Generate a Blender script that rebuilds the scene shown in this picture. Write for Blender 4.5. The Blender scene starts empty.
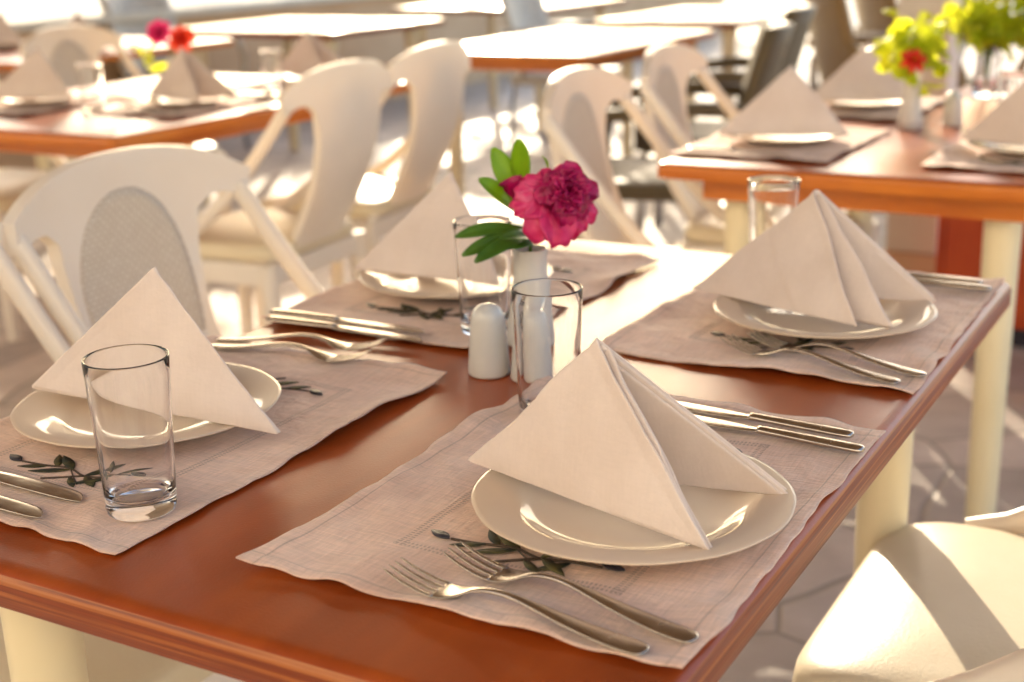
import bpy, bmesh, math, random
from math import sin, cos, pi, radians
from mathutils import Vector, Matrix, noise
S = bpy.context.scene
COL = S.collection
R = random.Random(7)

# ------------------------------------------------------------------ camera, sky, sun, exposure
cam = bpy.data.cameras.new('camera'); camo = bpy.data.objects.new('camera', cam); COL.objects.link(camo)
rt = Vector((.8713, .4901, -.0249)); up = Vector((-.1204, .2627, .9573)); fw = Vector((-.4757, .8312, -.2879))
camo.matrix_world = Matrix(((rt.x, up.x, -fw.x, 0), (rt.y, up.y, -fw.y, 0), (rt.z, up.z, -fw.z, 1.197), (0, 0, 0, 1)))
cam.sensor_width = 36; cam.lens = 47.99; cam.clip_end = 2000; cam.clip_start = .05
cam.dof.use_dof = True; cam.dof.focus_distance = 1.12; cam.dof.aperture_fstop = 4.8
S.camera = camo
SUN_EL = 19.0
SDX, SDY = -.52, .854
w = bpy.data.worlds.new('World'); S.world = w; w.use_nodes = True
nt = w.node_tree; bg = nt.nodes['Background']; sky = nt.nodes.new('ShaderNodeTexSky')
sky.sky_type = 'NISHITA'; sky.sun_disc = False; sky.sun_elevation = radians(SUN_EL)
sky.sun_rotation = math.atan2(SDX, SDY); sky.air_density = 1.0; sky.dust_density = 2.0; sky.ozone_density = .3
nt.links.new(sky.outputs[0], bg.inputs[0]); bg.inputs[1].default_value = .115
sl = bpy.data.lights.new('sun', 'SUN'); so = bpy.data.objects.new('sun', sl); COL.objects.link(so)
sl.energy = 2.5; sl.angle = radians(.5); sl.color = (1, .85, .63)
tosun = Vector((SDX, SDY, math.tan(radians(SUN_EL)) * math.hypot(SDX, SDY))).normalized()
so.rotation_euler = tosun.to_track_quat('Z', 'Y').to_euler()
S.view_settings.view_transform = 'Standard'; S.view_settings.look = 'None'
S.view_settings.exposure = 1.8; S.view_settings.gamma = 1
try: S.cycles.max_bounces = 10; S.cycles.transmission_bounces = 12; S.cycles.caustics_reflective = False; S.cycles.sample_clamp_indirect = 8
except Exception: pass

# ------------------------------------------------------------------ helpers
def link_obj(name, me, mat=None, parent=None, smooth=True):
    o = bpy.data.objects.new(name, me); COL.objects.link(o)
    if mat: me.materials.append(mat)
    if parent: o.parent = parent
    if smooth:
        for p in me.polygons: p.use_smooth = True
    return o
def obj(name, bm, mat=None, parent=None, smooth=True, sharp=None):
    bmesh.ops.recalc_face_normals(bm, faces=bm.faces)
    me = bpy.data.meshes.new(name); bm.to_mesh(me); bm.free()
    o = link_obj(name, me, mat, parent, smooth)
    if sharp is not None and smooth:
        me.set_sharp_from_angle(angle=radians(sharp))
    return o
def tag(o, label=None, cat=None, group=None, kind=None):
    if label: o['label'] = label
    if cat: o['category'] = cat
    if group: o['group'] = group
    if kind: o['kind'] = kind
    return o
def thing(name, label, cat, loc=(0, 0, 0), rz=0, group=None):
    o = bpy.data.objects.new(name, None); COL.objects.link(o); o.location = loc; o.rotation_euler = (0, 0, rz)
    o.empty_display_size = .05
    return tag(o, label, cat, group)
def dup(root, loc, rz, label, group=None, data_from=None):
    r = root.copy(); COL.objects.link(r); r.location = loc; r.rotation_euler = (0, 0, rz); r['label'] = label
    if group: r['group'] = group
    for ch in list(root.children):
        c = ch.copy(); COL.objects.link(c); c.parent = r
        for g in list(ch.children):
            d = g.copy(); COL.objects.link(d); d.parent = c
    return r
def box(bm, x0, x1, y0, y1, z0, z1, bev=0, seg=2):
    vs = [bm.verts.new((x, y, z)) for x in (x0, x1) for y in (y0, y1) for z in (z0, z1)]
    fs = [bm.faces.new([vs[i] for i in q]) for q in ((0, 1, 3, 2), (4, 6, 7, 5), (0, 4, 5, 1), (2, 3, 7, 6), (0, 2, 6, 4), (1, 5, 7, 3))]
    if bev:
        es = list({e for f in fs for e in f.edges})
        bmesh.ops.bevel(bm, geom=es, offset=bev, segments=seg, affect='EDGES', profile=.5)
def lathe(bm, prof, n=48, cx=0, cy=0, wob=None):
    rings = []
    for r, z in prof:
        if r < 1e-6: rings.append([bm.verts.new((cx, cy, z))]); continue
        ring = []
        for k in range(n):
            t = 2 * pi * k / n; rr = r * (wob(t, r) if wob else 1)
            ring.append(bm.verts.new((cx + rr * cos(t), cy + rr * sin(t), z)))
        rings.append(ring)
    for A, B in zip(rings, rings[1:]):
        if len(A) == 1 and len(B) == 1: continue
        for k in range(n):
            k2 = (k + 1) % n
            if len(A) == 1: bm.faces.new((A[0], B[k], B[k2]))
            elif len(B) == 1: bm.faces.new((A[k], A[k2], B[0]))
            else: bm.faces.new((A[k], A[k2], B[k2], B[k]))
def sweep(bm, pts, rad, n=10, flat=1.0, caps=True, upv=(0, 0, 1)):
    """tube through pts; rad a number or list; flat squashes it along the frame's up axis"""
    pts = [Vector(p) for p in pts]
    if not isinstance(rad, (list, tuple)): rad = [rad] * len(pts)
    rings = []
    for i, p in enumerate(pts):
        d = (pts[min(i + 1, len(pts) - 1)] - pts[max(i - 1, 0)]).normalized()
        u = Vector(upv); s = d.cross(u)
        if s.length < 1e-3: s = d.cross(Vector((1, 0, 0)))
        s.normalize(); u2 = s.cross(d).normalized()
        rings.append([bm.verts.new(p + s * cos(2 * pi * k / n) * rad[i] + u2 * sin(2 * pi * k / n) * rad[i] * flat) for k in range(n)])
    for A, B in zip(rings, rings[1:]):
        for k in range(n): bm.faces.new((A[k], A[(k + 1) % n], B[(k + 1) % n], B[k]))
    if caps: bm.faces.new(rings[0]); bm.faces.new(rings[-1])
def grid(bm, nu, nv, fn):
    V = [[bm.verts.new(fn(i / nu, j / nv)) for j in range(nv + 1)] for i in range(nu + 1)]
    for i in range(nu):
        for j in range(nv): bm.faces.new((V[i][j], V[i + 1][j], V[i + 1][j + 1], V[i][j + 1]))
    return V
def cat(P, n):
    """catmull-rom through control rows"""
    Q = [P[0]] + list(P) + [P[-1]]; out = []
    for i in range(1, len(Q) - 2):
        for k in range(n):
            t = k / n; row = []
            for j in range(len(P[0])):
                a, b, c, d = Q[i - 1][j], Q[i][j], Q[i + 1][j], Q[i + 2][j]
                row.append(.5 * (2 * b + (c - a) * t + (2 * a - 5 * b + 4 * c - d) * t * t + (-a + 3 * b - 3 * c + d) * t ** 3))
            out.append(tuple(row))
    out.append(tuple(P[-1])); return out
def solid(o, t, off=0):
    m = o.modifiers.new('solidify', 'SOLIDIFY'); m.thickness = t; m.offset = off; return o

# ------------------------------------------------------------------ materials
def mat(name, color=(.5, .5, .5), rough=.5, **kw):
    m = bpy.data.materials.new(name); m.use_nodes = True; b = m.node_tree.nodes['Principled BSDF']
    b.inputs['Base Color'].default_value = (*color, 1); b.inputs['Roughness'].default_value = rough
    for k, v in kw.items(): b.inputs[k.replace('_', ' ')].default_value = v
    return m
def N(m, t, **kw):
    n = m.node_tree.nodes.new(t)
    for k, v in kw.items():
        if k in n.inputs: n.inputs[k].default_value = v
        else: setattr(n, k, v)
    return n
def L(m, a, b): m.node_tree.links.new(a, b)
def BS(m): return m.node_tree.nodes['Principled BSDF']
def ramp(m, src, stops):
    r = N(m, 'ShaderNodeValToRGB'); e = r.color_ramp.elements
    e[0].position, e[0].color = stops[0][0], (*stops[0][1], 1); e[1].position, e[1].color = stops[-1][0], (*stops[-1][1], 1)
    for p, c in stops[1:-1]:
        x = e.new(p); x.color = (*c, 1)
    L(m, src, r.inputs[0]); return r
def tc(m, scale=(1, 1, 1)):
    t = N(m, 'ShaderNodeTexCoord'); mp = N(m, 'ShaderNodeMapping'); mp.inputs['Scale'].default_value = scale
    L(m, t.outputs['Object'], mp.inputs[0]); return mp.outputs[0]
def vary(m, stops, scale=8, detail=4, tscale=(1, 1, 1), rough=None):
    n = N(m, 'ShaderNodeTexNoise', Scale=scale, Detail=detail); L(m, tc(m, tscale), n.inputs['Vector'])
    r = ramp(m, n.outputs['Fac'], stops); L(m, r.outputs[0], BS(m).inputs['Base Color'])
    if rough:
        q = N(m, 'ShaderNodeMapRange'); q.inputs[3].default_value, q.inputs[4].default_value = rough
        L(m, n.outputs['Fac'], q.inputs[0]); L(m, q.outputs[0], BS(m).inputs['Roughness'])
    return r
def bump(m, tex_out, strength=.3, dist=.001):
    b = N(m, 'ShaderNodeBump', Strength=strength, Distance=dist); L(m, tex_out, b.inputs['Height'])
    L(m, b.outputs[0], BS(m).inputs['Normal']); return b
def noisebump(m, scale, strength, dist, tscale=(1, 1, 1), detail=3):
    n = N(m, 'ShaderNodeTexNoise', Scale=scale, Detail=detail); L(m, tc(m, tscale), n.inputs['Vector']); return bump(m, n.outputs['Fac'], strength, dist)

# varnished table top
M_top = mat('varnished_wood', (.22, .045, .012), .3, Coat_Weight=.15, Coat_Roughness=.22)
vary(M_top, [(.28, (.22, .034, .004)), (.5, (.31, .054, .007)), (.72, (.40, .080, .010))], 3.2, 9, (5, .8, 1), (.25, .42))
nb = N(M_top, 'ShaderNodeTexNoise', Scale=420, Detail=2); L(M_top, tc(M_top), nb.inputs['Vector'])
nb2 = N(M_top, 'ShaderNodeTexNoise', Scale=14, Detail=3); L(M_top, tc(M_top), nb2.inputs['Vector'])
ad = N(M_top, 'ShaderNodeMath', operation='MULTIPLY_ADD'); ad.inputs[1].default_value = .45; L(M_top, nb.outputs['Fac'], ad.inputs[0]); L(M_top, nb2.outputs['Fac'], ad.inputs[2])
bump(M_top, ad.outputs[0], .35, .0012)
# layered edge of the table top
M_edge = mat('layered_wood_edge', (.4, .14, .03), .38)
def edge_nodes(m):
    nz = N(m, 'ShaderNodeTexNoise', Scale=6, Detail=5); L(m, tc(m, (.35, .35, 34)), nz.inputs['Vector'])
    r = ramp(m, nz.outputs['Fac'], [(.34, (.10, .014, .003)), (.44, (.24, .045, .008)), (.5, (.16, .025, .005)), (.58, (.36, .10, .02)), (.7, (.44, .17, .05))])
    L(m, r.outputs[0], BS(m).inputs['Base Color']); bump(m, nz.outputs['Fac'], .5, .001)
edge_nodes(M_edge)
M_orange = mat('orange_wood', (.5, .13, .02), .3); vary(M_orange, [(.3, (.48, .12, .010)), (.7, (.64, .20, .022))], 5, 4, (1, 1, 8))
M_redwood = mat('red_orange_paint', (.5, .06, .008), .45); vary(M_redwood, [(.35, (.45, .05, .008)), (.7, (.55, .08, .012))], 6)
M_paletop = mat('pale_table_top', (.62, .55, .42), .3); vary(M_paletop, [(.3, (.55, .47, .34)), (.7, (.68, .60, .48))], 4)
# linen
M_linen = mat('linen', (.6, .47, .41), .85, Sheen_Weight=.25, Sheen_Roughness=.5)
def linen_nodes(m, HX, HY, base_lo, base_hi):
    b = BS(m); t = N(m, 'ShaderNodeTexCoord'); sx = N(m, 'ShaderNodeSeparateXYZ'); L(m, t.outputs['Object'], sx.inputs[0])
    def math_(op, a, b_=None, c=None):
        n = N(m, 'ShaderNodeMath', operation=op)
        for i, v in enumerate((a, b_, c)):
            if v is None: continue
            if isinstance(v, (int, float)): n.inputs[i].default_value = v
            else: L(m, v, n.inputs[i])
        return n.outputs[0]
    ax = math_('ABSOLUTE', sx.outputs[0]); ay = math_('ABSOLUTE', sx.outputs[1])
    # drawn-thread rectangle .085 in from the hem
    def band(v, c, w_): return math_('LESS_THAN', math_('ABSOLUTE', math_('SUBTRACT', v, c)), w_)
    bx = band(ax, HX - .085, .0042); by = band(ay, HY - .085, .0042)
    inx = math_('LESS_THAN', ax, HX - .02); iny = math_('LESS_THAN', ay, HY - .02)
    dots_y = math_('GREATER_THAN', math_('SINE', math_('MULTIPLY', sx.outputs[1], 2 * pi / .0036)), -.15)
    dots_x = math_('GREATER_THAN', math_('SINE', math_('MULTIPLY', sx.outputs[0], 2 * pi / .0036)), -.15)
    notx = math_('GREATER_THAN', math_('ABSOLUTE', math_('SUBTRACT', ax, HX - .085)), .0009)
    noty = math_('GREATER_THAN', math_('ABSOLUTE', math_('SUBTRACT', ay, HY - .085)), .0009)
    h1 = math_('MULTIPLY', math_('MULTIPLY', bx, dots_y), math_('MULTIPLY', notx, math_('LESS_THAN', ay, HY - .08))); h2 = math_('MULTIPLY', math_('MULTIPLY', by, dots_x), math_('MULTIPLY', noty, math_('LESS_THAN', ax, HX - .08)))
    hole = math_('MAXIMUM', h1, h2)
    # hem stitch line
    hemx = math_('MULTIPLY', band(ax, HX - .013, .0007), 1.0); hemy = band(ay, HY - .013, .0007); hem = math_('MAXIMUM', hemx, hemy)
    dark = math_('MAXIMUM', math_('MULTIPLY', hole, .38), math_('MULTIPLY', hem, .3))
    nz = N(m, 'ShaderNodeTexNoise', Scale=9, Detail=5); L(m, t.outputs['Object'], nz.inputs['Vector'])
    r = ramp(m, nz.outputs['Fac'], [(.3, base_lo), (.7, base_hi)])
    wv1 = N(m, 'ShaderNodeTexNoise', Scale=34, Detail=3); mp = N(m, 'ShaderNodeMapping'); mp.inputs['Scale'].default_value = (1, 13, 1); L(m, t.outputs['Object'], mp.inputs[0]); L(m, mp.outputs[0], wv1.inputs['Vector'])
    wv2 = N(m, 'ShaderNodeTexNoise', Scale=34, Detail=3); mp = N(m, 'ShaderNodeMapping'); mp.inputs['Scale'].default_value = (13, 1, 1); L(m, t.outputs['Object'], mp.inputs[0]); L(m, mp.outputs[0], wv2.inputs['Vector'])
    weave = math_('ADD', wv1.outputs['Fac'], wv2.outputs['Fac'])
    wr = N(m, 'ShaderNodeMapRange'); wr.inputs[1].default_value = .6; wr.inputs[2].default_value = 1.4; wr.inputs[3].default_value = .80; wr.inputs[4].default_value = 1.18; L(m, weave, wr.inputs[0])
    k = math_('MULTIPLY', math_('SUBTRACT', 1.0, dark), wr.outputs[0])
    vm = N(m, 'ShaderNodeVectorMath', operation='SCALE'); L(m, r.outputs[0], vm.inputs[0]); L(m, k, vm.inputs['Scale'])
    L(m, vm.outputs[0], b.inputs['Base Color'])
    cr = N(m, 'ShaderNodeTexNoise', Scale=26, Detail=4, Distortion=.6); L(m, t.outputs['Object'], cr.inputs['Vector'])
    hh = math_('SUBTRACT', math_('ADD', math_('MULTIPLY', weave, .22), math_('MULTIPLY', cr.outputs['Fac'], 1.3)), math_('MULTIPLY', hole, .25))
    bump(m, hh, .8, .005)
linen_nodes(M_linen, .176, .2375, (.62, .40, .31), (.84, .61, .50))
M_napkin = mat('napkin_cloth', (.72, .60, .55), .8, Sheen_Weight=.3, Sheen_Roughness=.4)
vary(M_napkin, [(.36, (.66, .555, .505)), (.7, (.73, .63, .585))], 12)
def cloth_bump(m):
    a_ = N(m, 'ShaderNodeTexNoise', Scale=380, Detail=2); L(m, tc(m), a_.inputs['Vector'])
    c_ = N(m, 'ShaderNodeTexNoise', Scale=22, Detail=3); L(m, tc(m), c_.inputs['Vector'])
    d_ = N(m, 'ShaderNodeMath', operation='MULTIPLY_ADD'); d_.inputs[1].default_value = .16; L(m, a_.outputs['Fac'], d_.inputs[0]); L(m, c_.outputs['Fac'], d_.inputs[2])
    bump(m, d_.outputs[0], .35, .004)
def slubs(m, lo, hi):
    b = BS(m); src = b.inputs['Base Color'].links[0].from_socket; t = N(m, 'ShaderNodeTexCoord'); outs = []
    for sc in ((9, 1, 1.5), (1, 9, 9)):
        mp = N(m, 'ShaderNodeMapping'); mp.inputs['Scale'].default_value = sc; mp.inputs['Rotation'].default_value = (.4, .7, .3); L(m, t.outputs['Object'], mp.inputs[0])
        n = N(m, 'ShaderNodeTexNoise', Scale=45, Detail=3); L(m, mp.outputs[0], n.inputs['Vector']); outs.append(n.outputs['Fac'])
    a_ = N(m, 'ShaderNodeMath', operation='ADD'); L(m, outs[0], a_.inputs[0]); L(m, outs[1], a_.inputs[1])
    q = N(m, 'ShaderNodeMapRange'); q.inputs[1].default_value = .6; q.inputs[2].default_value = 1.4; q.inputs[3].default_value = lo; q.inputs[4].default_value = hi; L(m, a_.outputs[0], q.inputs[0])
    v = N(m, 'ShaderNodeVectorMath', operation='SCALE'); L(m, src, v.inputs[0]); L(m, q.outputs[0], v.inputs['Scale']); L(m, v.outputs[0], b.inputs['Base Color'])
slubs(M_napkin, .968, 1.03)
cloth_bump(M_napkin)
M_plate = mat('glazed_porcelain', (.74, .68, .58), .5, Coat_Weight=.45, Coat_Roughness=.06)
vary(M_plate, [(.3, (.62, .475, .35)), (.7, (.66, .52, .40))], 6)
M_white = mat('white_porcelain', (.74, .73, .70), .22); vary(M_white, [(.3, (.56, .55, .53)), (.7, (.62, .61, .59))], 20)
M_steel = mat('stainless_steel', (.60, .54, .47), .2, Metallic=1.0); vary(M_steel, [(.3, (.46, .40, .35)), (.7, (.56, .50, .44))], 60, 3, rough=(.14, .32))
M_glass = mat('clear_glass', (1, 1, 1), .0, Transmission_Weight=1.0, IOR=1.47)
n_ = N(M_glass, 'ShaderNodeTexNoise', Scale=40); L(M_glass, tc(M_glass), n_.inputs['Vector']); bump(M_glass, n_.outputs['Fac'], .03, .002)
M_plastic = mat('cream_resin', (.76, .66, .50), .33, Subsurface_Weight=.0)
vary(M_plastic, [(.3, (.87, .83, .78)), (.7, (.92, .89, .85))], 7)
def translucent(m, col, f):
    tr = N(m, 'ShaderNodeBsdfTranslucent'); tr.inputs[0].default_value = (*col, 1)
    mx = N(m, 'ShaderNodeMixShader'); mx.inputs[0].default_value = f
    out = m.node_tree.nodes['Material Output']
    L(m, BS(m).outputs[0], mx.inputs[1]); L(m, tr.outputs[0], mx.inputs[2]); L(m, mx.outputs[0], out.inputs[0])
translucent(M_plastic, (.95, .70, .34), .22)
M_cane = mat('cane_pattern_resin', (.66, .57, .44), .5)
def cane_nodes(m):
    b = N(m, 'ShaderNodeTexBrick'); b.offset = .5
    b.inputs['Scale'].default_value = 34; b.inputs['Color1'].default_value = (.88, .82, .74, 1); b.inputs['Color2'].default_value = (.80, .73, .65, 1); b.inputs['Mortar'].default_value = (.54, .44, .33, 1)
    b.inputs['Mortar Size'].default_value = .035
    t = N(m, 'ShaderNodeTexCoord'); mp = N(m, 'ShaderNodeMapping'); mp.inputs['Rotation'].default_value = (0, pi / 2, 0)
    sx = N(m, 'ShaderNodeSeparateXYZ'); cb = N(m, 'ShaderNodeCombineXYZ'); L(m, t.outputs['Object'], sx.inputs[0])
    L(m, sx.outputs[1], cb.inputs[0]); L(m, sx.outputs[2], cb.inputs[1]); L(m, cb.outputs[0], b.inputs['Vector'])
    L(m, b.outputs['Color'], BS(m).inputs['Base Color']); bump(m, b.outputs['Fac'], -.5, .001)
cane_nodes(M_cane); translucent(M_cane, (.95, .72, .38), .22)
M_pad = mat('cream_seat_vinyl', (.78, .68, .50), .42, Coat_Weight=.08, Coat_Roughness=.25); vary(M_pad, [(.3, (.66, .56, .39)), (.7, (.72, .63, .47))], 8); noisebump(M_pad, 260, .25, .0015)
M_wicker = mat('dark_wicker', (.13, .10, .055), .55)
def wicker_nodes(m, c0, c1):
    wv = N(m, 'ShaderNodeTexWave', Scale=28); wv.bands_direction = 'Z'; L(m, tc(m), wv.inputs['Vector'])
    r = ramp(m, wv.outputs['Fac'], [(.2, c0), (.8, c1)]); L(m, r.outputs[0], BS(m).inputs['Base Color']); bump(m, wv.outputs['Fac'], .6, .005)
wicker_nodes(M_wicker, (.07, .05, .025), (.17, .13, .075))
M_wickertan = mat('tan_wicker', (.32, .2, .08), .5); wicker_nodes(M_wickertan, (.2, .12, .045), (.40, .26, .11))
M_aluminium = mat('brushed_aluminium', (.6, .62, .66), .3, Metallic=1.0); noisebump(M_aluminium, 80, .1, .001)
M_petal = mat('peony_petal', (.55, .012, .10), .45)
def petal_nodes(m, dark, mid, pale):
    g = N(m, 'ShaderNodeNewGeometry'); nz = N(m, 'ShaderNodeTexNoise', Scale=55, Detail=4); L(m, tc(m), nz.inputs['Vector'])
    r = ramp(m, nz.outputs['Fac'], [(.3, dark), (.58, mid), (.8, pale)])
    mx = N(m, 'ShaderNodeMix', data_type='RGBA'); L(m, g.outputs['Backfacing'], mx.inputs['Factor']); L(m, r.outputs[0], mx.inputs['A']); mx.inputs['B'].default_value = (*pale, 1)
    L(m, r.outputs[0], BS(m).inputs['Base Color'])
petal_nodes(M_petal, (.26, .001, .06), (.50, .002, .13), (.74, .09, .27)); translucent(M_petal, (.85, .01, .2), .22)
M_petal_pale = mat('peony_outer_petal', (.72, .09, .20), .45)
petal_nodes(M_petal_pale, (.52, .006, .11), (.70, .035, .19), (.82, .18, .34)); translucent(M_petal_pale, (.9, .03, .25), .25)
M_leaf = mat('leaf', (.07, .16, .02), .35); vary(M_leaf, [(.3, (.14, .28, .012)), (.7, (.26, .42, .02))], 30); translucent(M_leaf, (.5, .75, .04), .45)
M_leafd = mat('dark_leaf', (.04, .10, .015), .35); vary(M_leafd, [(.3, (.045, .12, .012)), (.7, (.10, .22, .025))], 30); translucent(M_leafd, (.2, .4, .03), .25)
M_leafy = mat('yellow_green_leaf', (.25, .35, .02), .4); vary(M_leafy, [(.35, (.14, .32, .01)), (.65, (.42, .52, .02))], 14); translucent(M_leafy, (.85, .85, .04), .5)
M_red = mat('red_petal', (.7, .03, .01), .5); vary(M_red, [(.3, (.6, .015, .008)), (.7, (.8, .06, .02))], 40); translucent(M_red, (.9, .1, .03), .3)
M_emb_leaf = mat('olive_thread', (.12, .12, .03), .7); vary(M_emb_leaf, [(.40, (.012, .018, .010)), (.66, (.11, .09, .025))], 70); noisebump(M_emb_leaf, 700, .6, .001)
M_emb_dark = mat('dark_olive_thread', (.02, .02, .03), .5); vary(M_emb_dark, [(.3, (.012, .012, .02)), (.7, (.035, .03, .045))], 200)
M_emb_stem = mat('brown_thread', (.07, .045, .03), .7); vary(M_emb_stem, [(.3, (.05, .03, .02)), (.7, (.09, .06, .04))], 200)
M_wall = mat('rendered_wall', (.55, .42, .30), .8); vary(M_wall, [(.3, (.64, .43, .26)), (.7, (.74, .53, .34))], 3, 6); noisebump(M_wall, 40, .3, .004)
M_cap = mat('pale_stone_cap', (.75, .70, .60), .7); vary(M_cap, [(.3, (.70, .65, .55)), (.7, (.78, .74, .65))], 5)
M_ceiling = mat('canopy_cloth', (.30, .22, .15), .8); vary(M_ceiling, [(.3, (.27, .20, .13)), (.7, (.33, .25, .17))], 2)
# paving: irregular stone slabs with dark joints
M_floor = mat('stone_paving', (.3, .27, .25), .55)
def floor_nodes(m):
    v = tc(m)
    ns = N(m, 'ShaderNodeTexNoise', Scale=1.4, Detail=3); L(m, v, ns.inputs['Vector'])
    mixv = N(m, 'ShaderNodeMix', data_type='VECTOR'); mixv.inputs['Factor'].default_value = .10; L(m, v, mixv.inputs['A']); L(m, ns.outputs['Color'], mixv.inputs['B'])
    vo = N(m, 'ShaderNodeTexVoronoi', feature='DISTANCE_TO_EDGE', Scale=3.0); L(m, mixv.outputs['Result'], vo.inputs['Vector'])
    vc = N(m, 'ShaderNodeTexVoronoi', feature='F1', Scale=3.0); L(m, mixv.outputs['Result'], vc.inputs['Vector'])
    nz = N(m, 'ShaderNodeTexNoise', Scale=9, Detail=8); L(m, v, nz.inputs['Vector'])
    base = ramp(m, nz.outputs['Fac'], [(.3, (.47, .385, .32)), (.7, (.62, .52, .44))])
    bw = N(m, 'ShaderNodeSeparateColor'); L(m, vc.outputs['Color'], bw.inputs[0])
    mr = N(m, 'ShaderNodeMapRange'); mr.inputs[3].default_value = .75; mr.inputs[4].default_value = 1.15; L(m, bw.outputs[0], mr.inputs[0])
    sc = N(m, 'ShaderNodeVectorMath', operation='SCALE'); L(m, base.outputs[0], sc.inputs[0]); L(m, mr.outputs[0], sc.inputs['Scale'])
    jr = ramp(m, vo.outputs['Distance'], [(.006, (0, 0, 0)), (.02, (1, 1, 1))])
    mx = N(m, 'ShaderNodeMix', data_type='RGBA'); L(m, jr.outputs[0], mx.inputs['Factor']); mx.inputs['A'].default_value = (.32, .26, .21, 1); L(m, sc.outputs[0], mx.inputs['B'])
    L(m, mx.outputs['Result'], BS(m).inputs['Base Color'])
    ad = N(m, 'ShaderNodeMath', operation='MULTIPLY_ADD'); ad.inputs[1].default_value = .3; L(m, nz.outputs['Fac'], ad.inputs[0]); L(m, jr.outputs[0], ad.inputs[2])
    bump(m, ad.outputs[0], .5, .006)
floor_nodes(M_floor)
M_ground = mat('pale_ground', (.4, .38, .36), .8); vary(M_ground, [(.3, (.33, .31, .29)), (.7, (.46, .44, .42))], .5, 6)

# ------------------------------------------------------------------ setting
def slab(name, x0, x1, y0, y1, z, m):
    bm = bmesh.new(); vs = [bm.verts.new(p) for p in ((x0, y0, z), (x1, y0, z), (x1, y1, z), (x0, y1, z))]; bm.faces.new(vs)
    o = obj(name, bm, m); o['kind'] = 'structure'; return o
slab('ground', -300, 300, -300, 300, -.06, M_ground)
bm = bmesh.new(); box(bm, -9, 8, -3.2, 16, -.055, 0); t = obj('terrace_floor', bm, M_floor, smooth=False); t['kind'] = 'structure'
# canopy over the near half of the terrace (outside the frame; it shades the tables)
bm = bmesh.new(); box(bm, -8.2, .5, -.2, 6.45, 2.62, 2.70); t = obj('canopy', bm, M_ceiling, smooth=False); t['kind'] = 'structure'
bm = bmesh.new(); box(bm, -8, 7, -2.9, -2.6, 0, 4.2); t = obj('bounce_wall', bm, M_cap, smooth=False)  # added behind the camera, unseen: bounces warm sunlight onto the napkin fronts
tag(t, 'unseen pale wall added behind the camera to bounce warm light', 'wall')
# parapet along the left of the terrace
pw = thing('parapet_wall', 'low beige rendered parapet wall with a wide pale sunlit cap', 'wall', (-6.4, 6, 0))
bm = bmesh.new(); box(bm, -.50, .50, -6, 9.5, 0, .75); obj('wall_body', bm, M_wall, pw, False)
bm = bmesh.new(); box(bm, -.56, .56, -6.05, 9.55, .753, .80, .008); obj('cap', bm, M_cap, pw, False)
# column
cl = thing('column', 'tall beige square column beyond the right-hand laid table', 'column', (-1.06, 4.66, 0))
bm = bmesh.new(); box(bm, -.085, .085, -.085, .085, .12, 2.60, .006); obj('shaft', bm, M_cap, cl, False)
bm = bmesh.new(); box(bm, -.1, .1, -.1, .1, 0, .118, .006); obj('base', bm, M_wall, cl, False)

# ------------------------------------------------------------------ tables
def turned_leg(mat_, h, parent, x, y, r=.036):
    bm = bmesh.new()
    prof = [(0, 0), (r * .72, 0), (r * .78, .01), (r * .80, .02), (r * .86, h * .4), (r * .94, h * .8), (r * .97, h - .06), (r * 1.12, h - .055), (r * 1.14, h - .02), (r * 1.05, h - .012), (r * 1.05, h), (0, h)]
    lathe(bm, prof, 28); o = obj('leg', bm, mat_, parent, sharp=35); o.location = (x, y, 0); return o
def make_table(label, x0, x1, y0, y1, topm, edgem, legm, apron=None, group=None, th=.031, ix=.127, iy=.16):
    cx, cy = (x0 + x1) / 2, (y0 + y1) / 2; hx, hy = (x1 - x0) / 2, (y1 - y0) / 2
    t = thing('dining_table', label, 'dining table', (cx, cy, 0), 0, group)
    # top: a board with rounded corners and a softened arris
    def outline(r, inset):
        pts = []
        for sx, sy, a0 in ((1, 1, 0), (-1, 1, pi / 2), (-1, -1, pi), (1, -1, 1.5 * pi)):
            for k in range(7):
                a = a0 + k * pi / 12
                pts.append((sx * (hx - r) + (r - inset) * cos(a), sy * (hy - r) + (r - inset) * sin(a)))
        return pts
    r = .022
    bm = bmesh.new(); rings = []
    for inset, z in ((.001, .75 - th), (0, .75 - th + .002), (0, .739), (.0008, .7425), (.0028, .7456)):
        rings.append([bm.verts.new((px, py, z)) for px, py in outline(r, inset)])
    for A, B in zip(rings, rings[1:]):
        for k in range(len(A)): bm.faces.new((A[k], A[(k + 1) % len(A)], B[(k + 1) % len(A)], B[k]))
    bm.faces.new(list(reversed(rings[0])))
    e = obj('edge_band', bm, edgem, t, sharp=40)
    bm = bmesh.new(); rings = []
    for inset, z in ((.0028, .7456), (.0055, .7476), (.0090, .7491), (.0135, .75)):
        rings.append([bm.verts.new((px, py, z)) for px, py in outline(r, inset)])
    for A, B in zip(rings, rings[1:]):
        for k in range(len(A)): bm.faces.new((A[k], A[(k + 1) % len(A)], B[(k + 1) % len(A)], B[k]))
    bm.faces.new(rings[-1]); obj('tabletop', bm, topm, t, sharp=60)
    if apron:
        bm = bmesh.new(); ax, ay, ah = apron
        for sx in (-1, 1): box(bm, sx * (hx - ax) - .01, sx * (hx - ax) + .01, -(hy - ay) + .0105, hy - ay - .0105, .75 - th - ah, .75 - th - .001)
        for sy in (-1, 1): box(bm, -(hx - ax) - .01, hx - ax + .01, sy * (hy - ay) - .01, sy * (hy - ay) + .01, .75 - th - ah, .75 - th - .001)
        obj('apron', bm, edgem, t, False)
    for sx in (-1, 1):
        for sy in (-1, 1): turned_leg(legm, .75 - th - .001, t, sx * (hx - ix), sy * (hy - iy))
    return t
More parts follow.
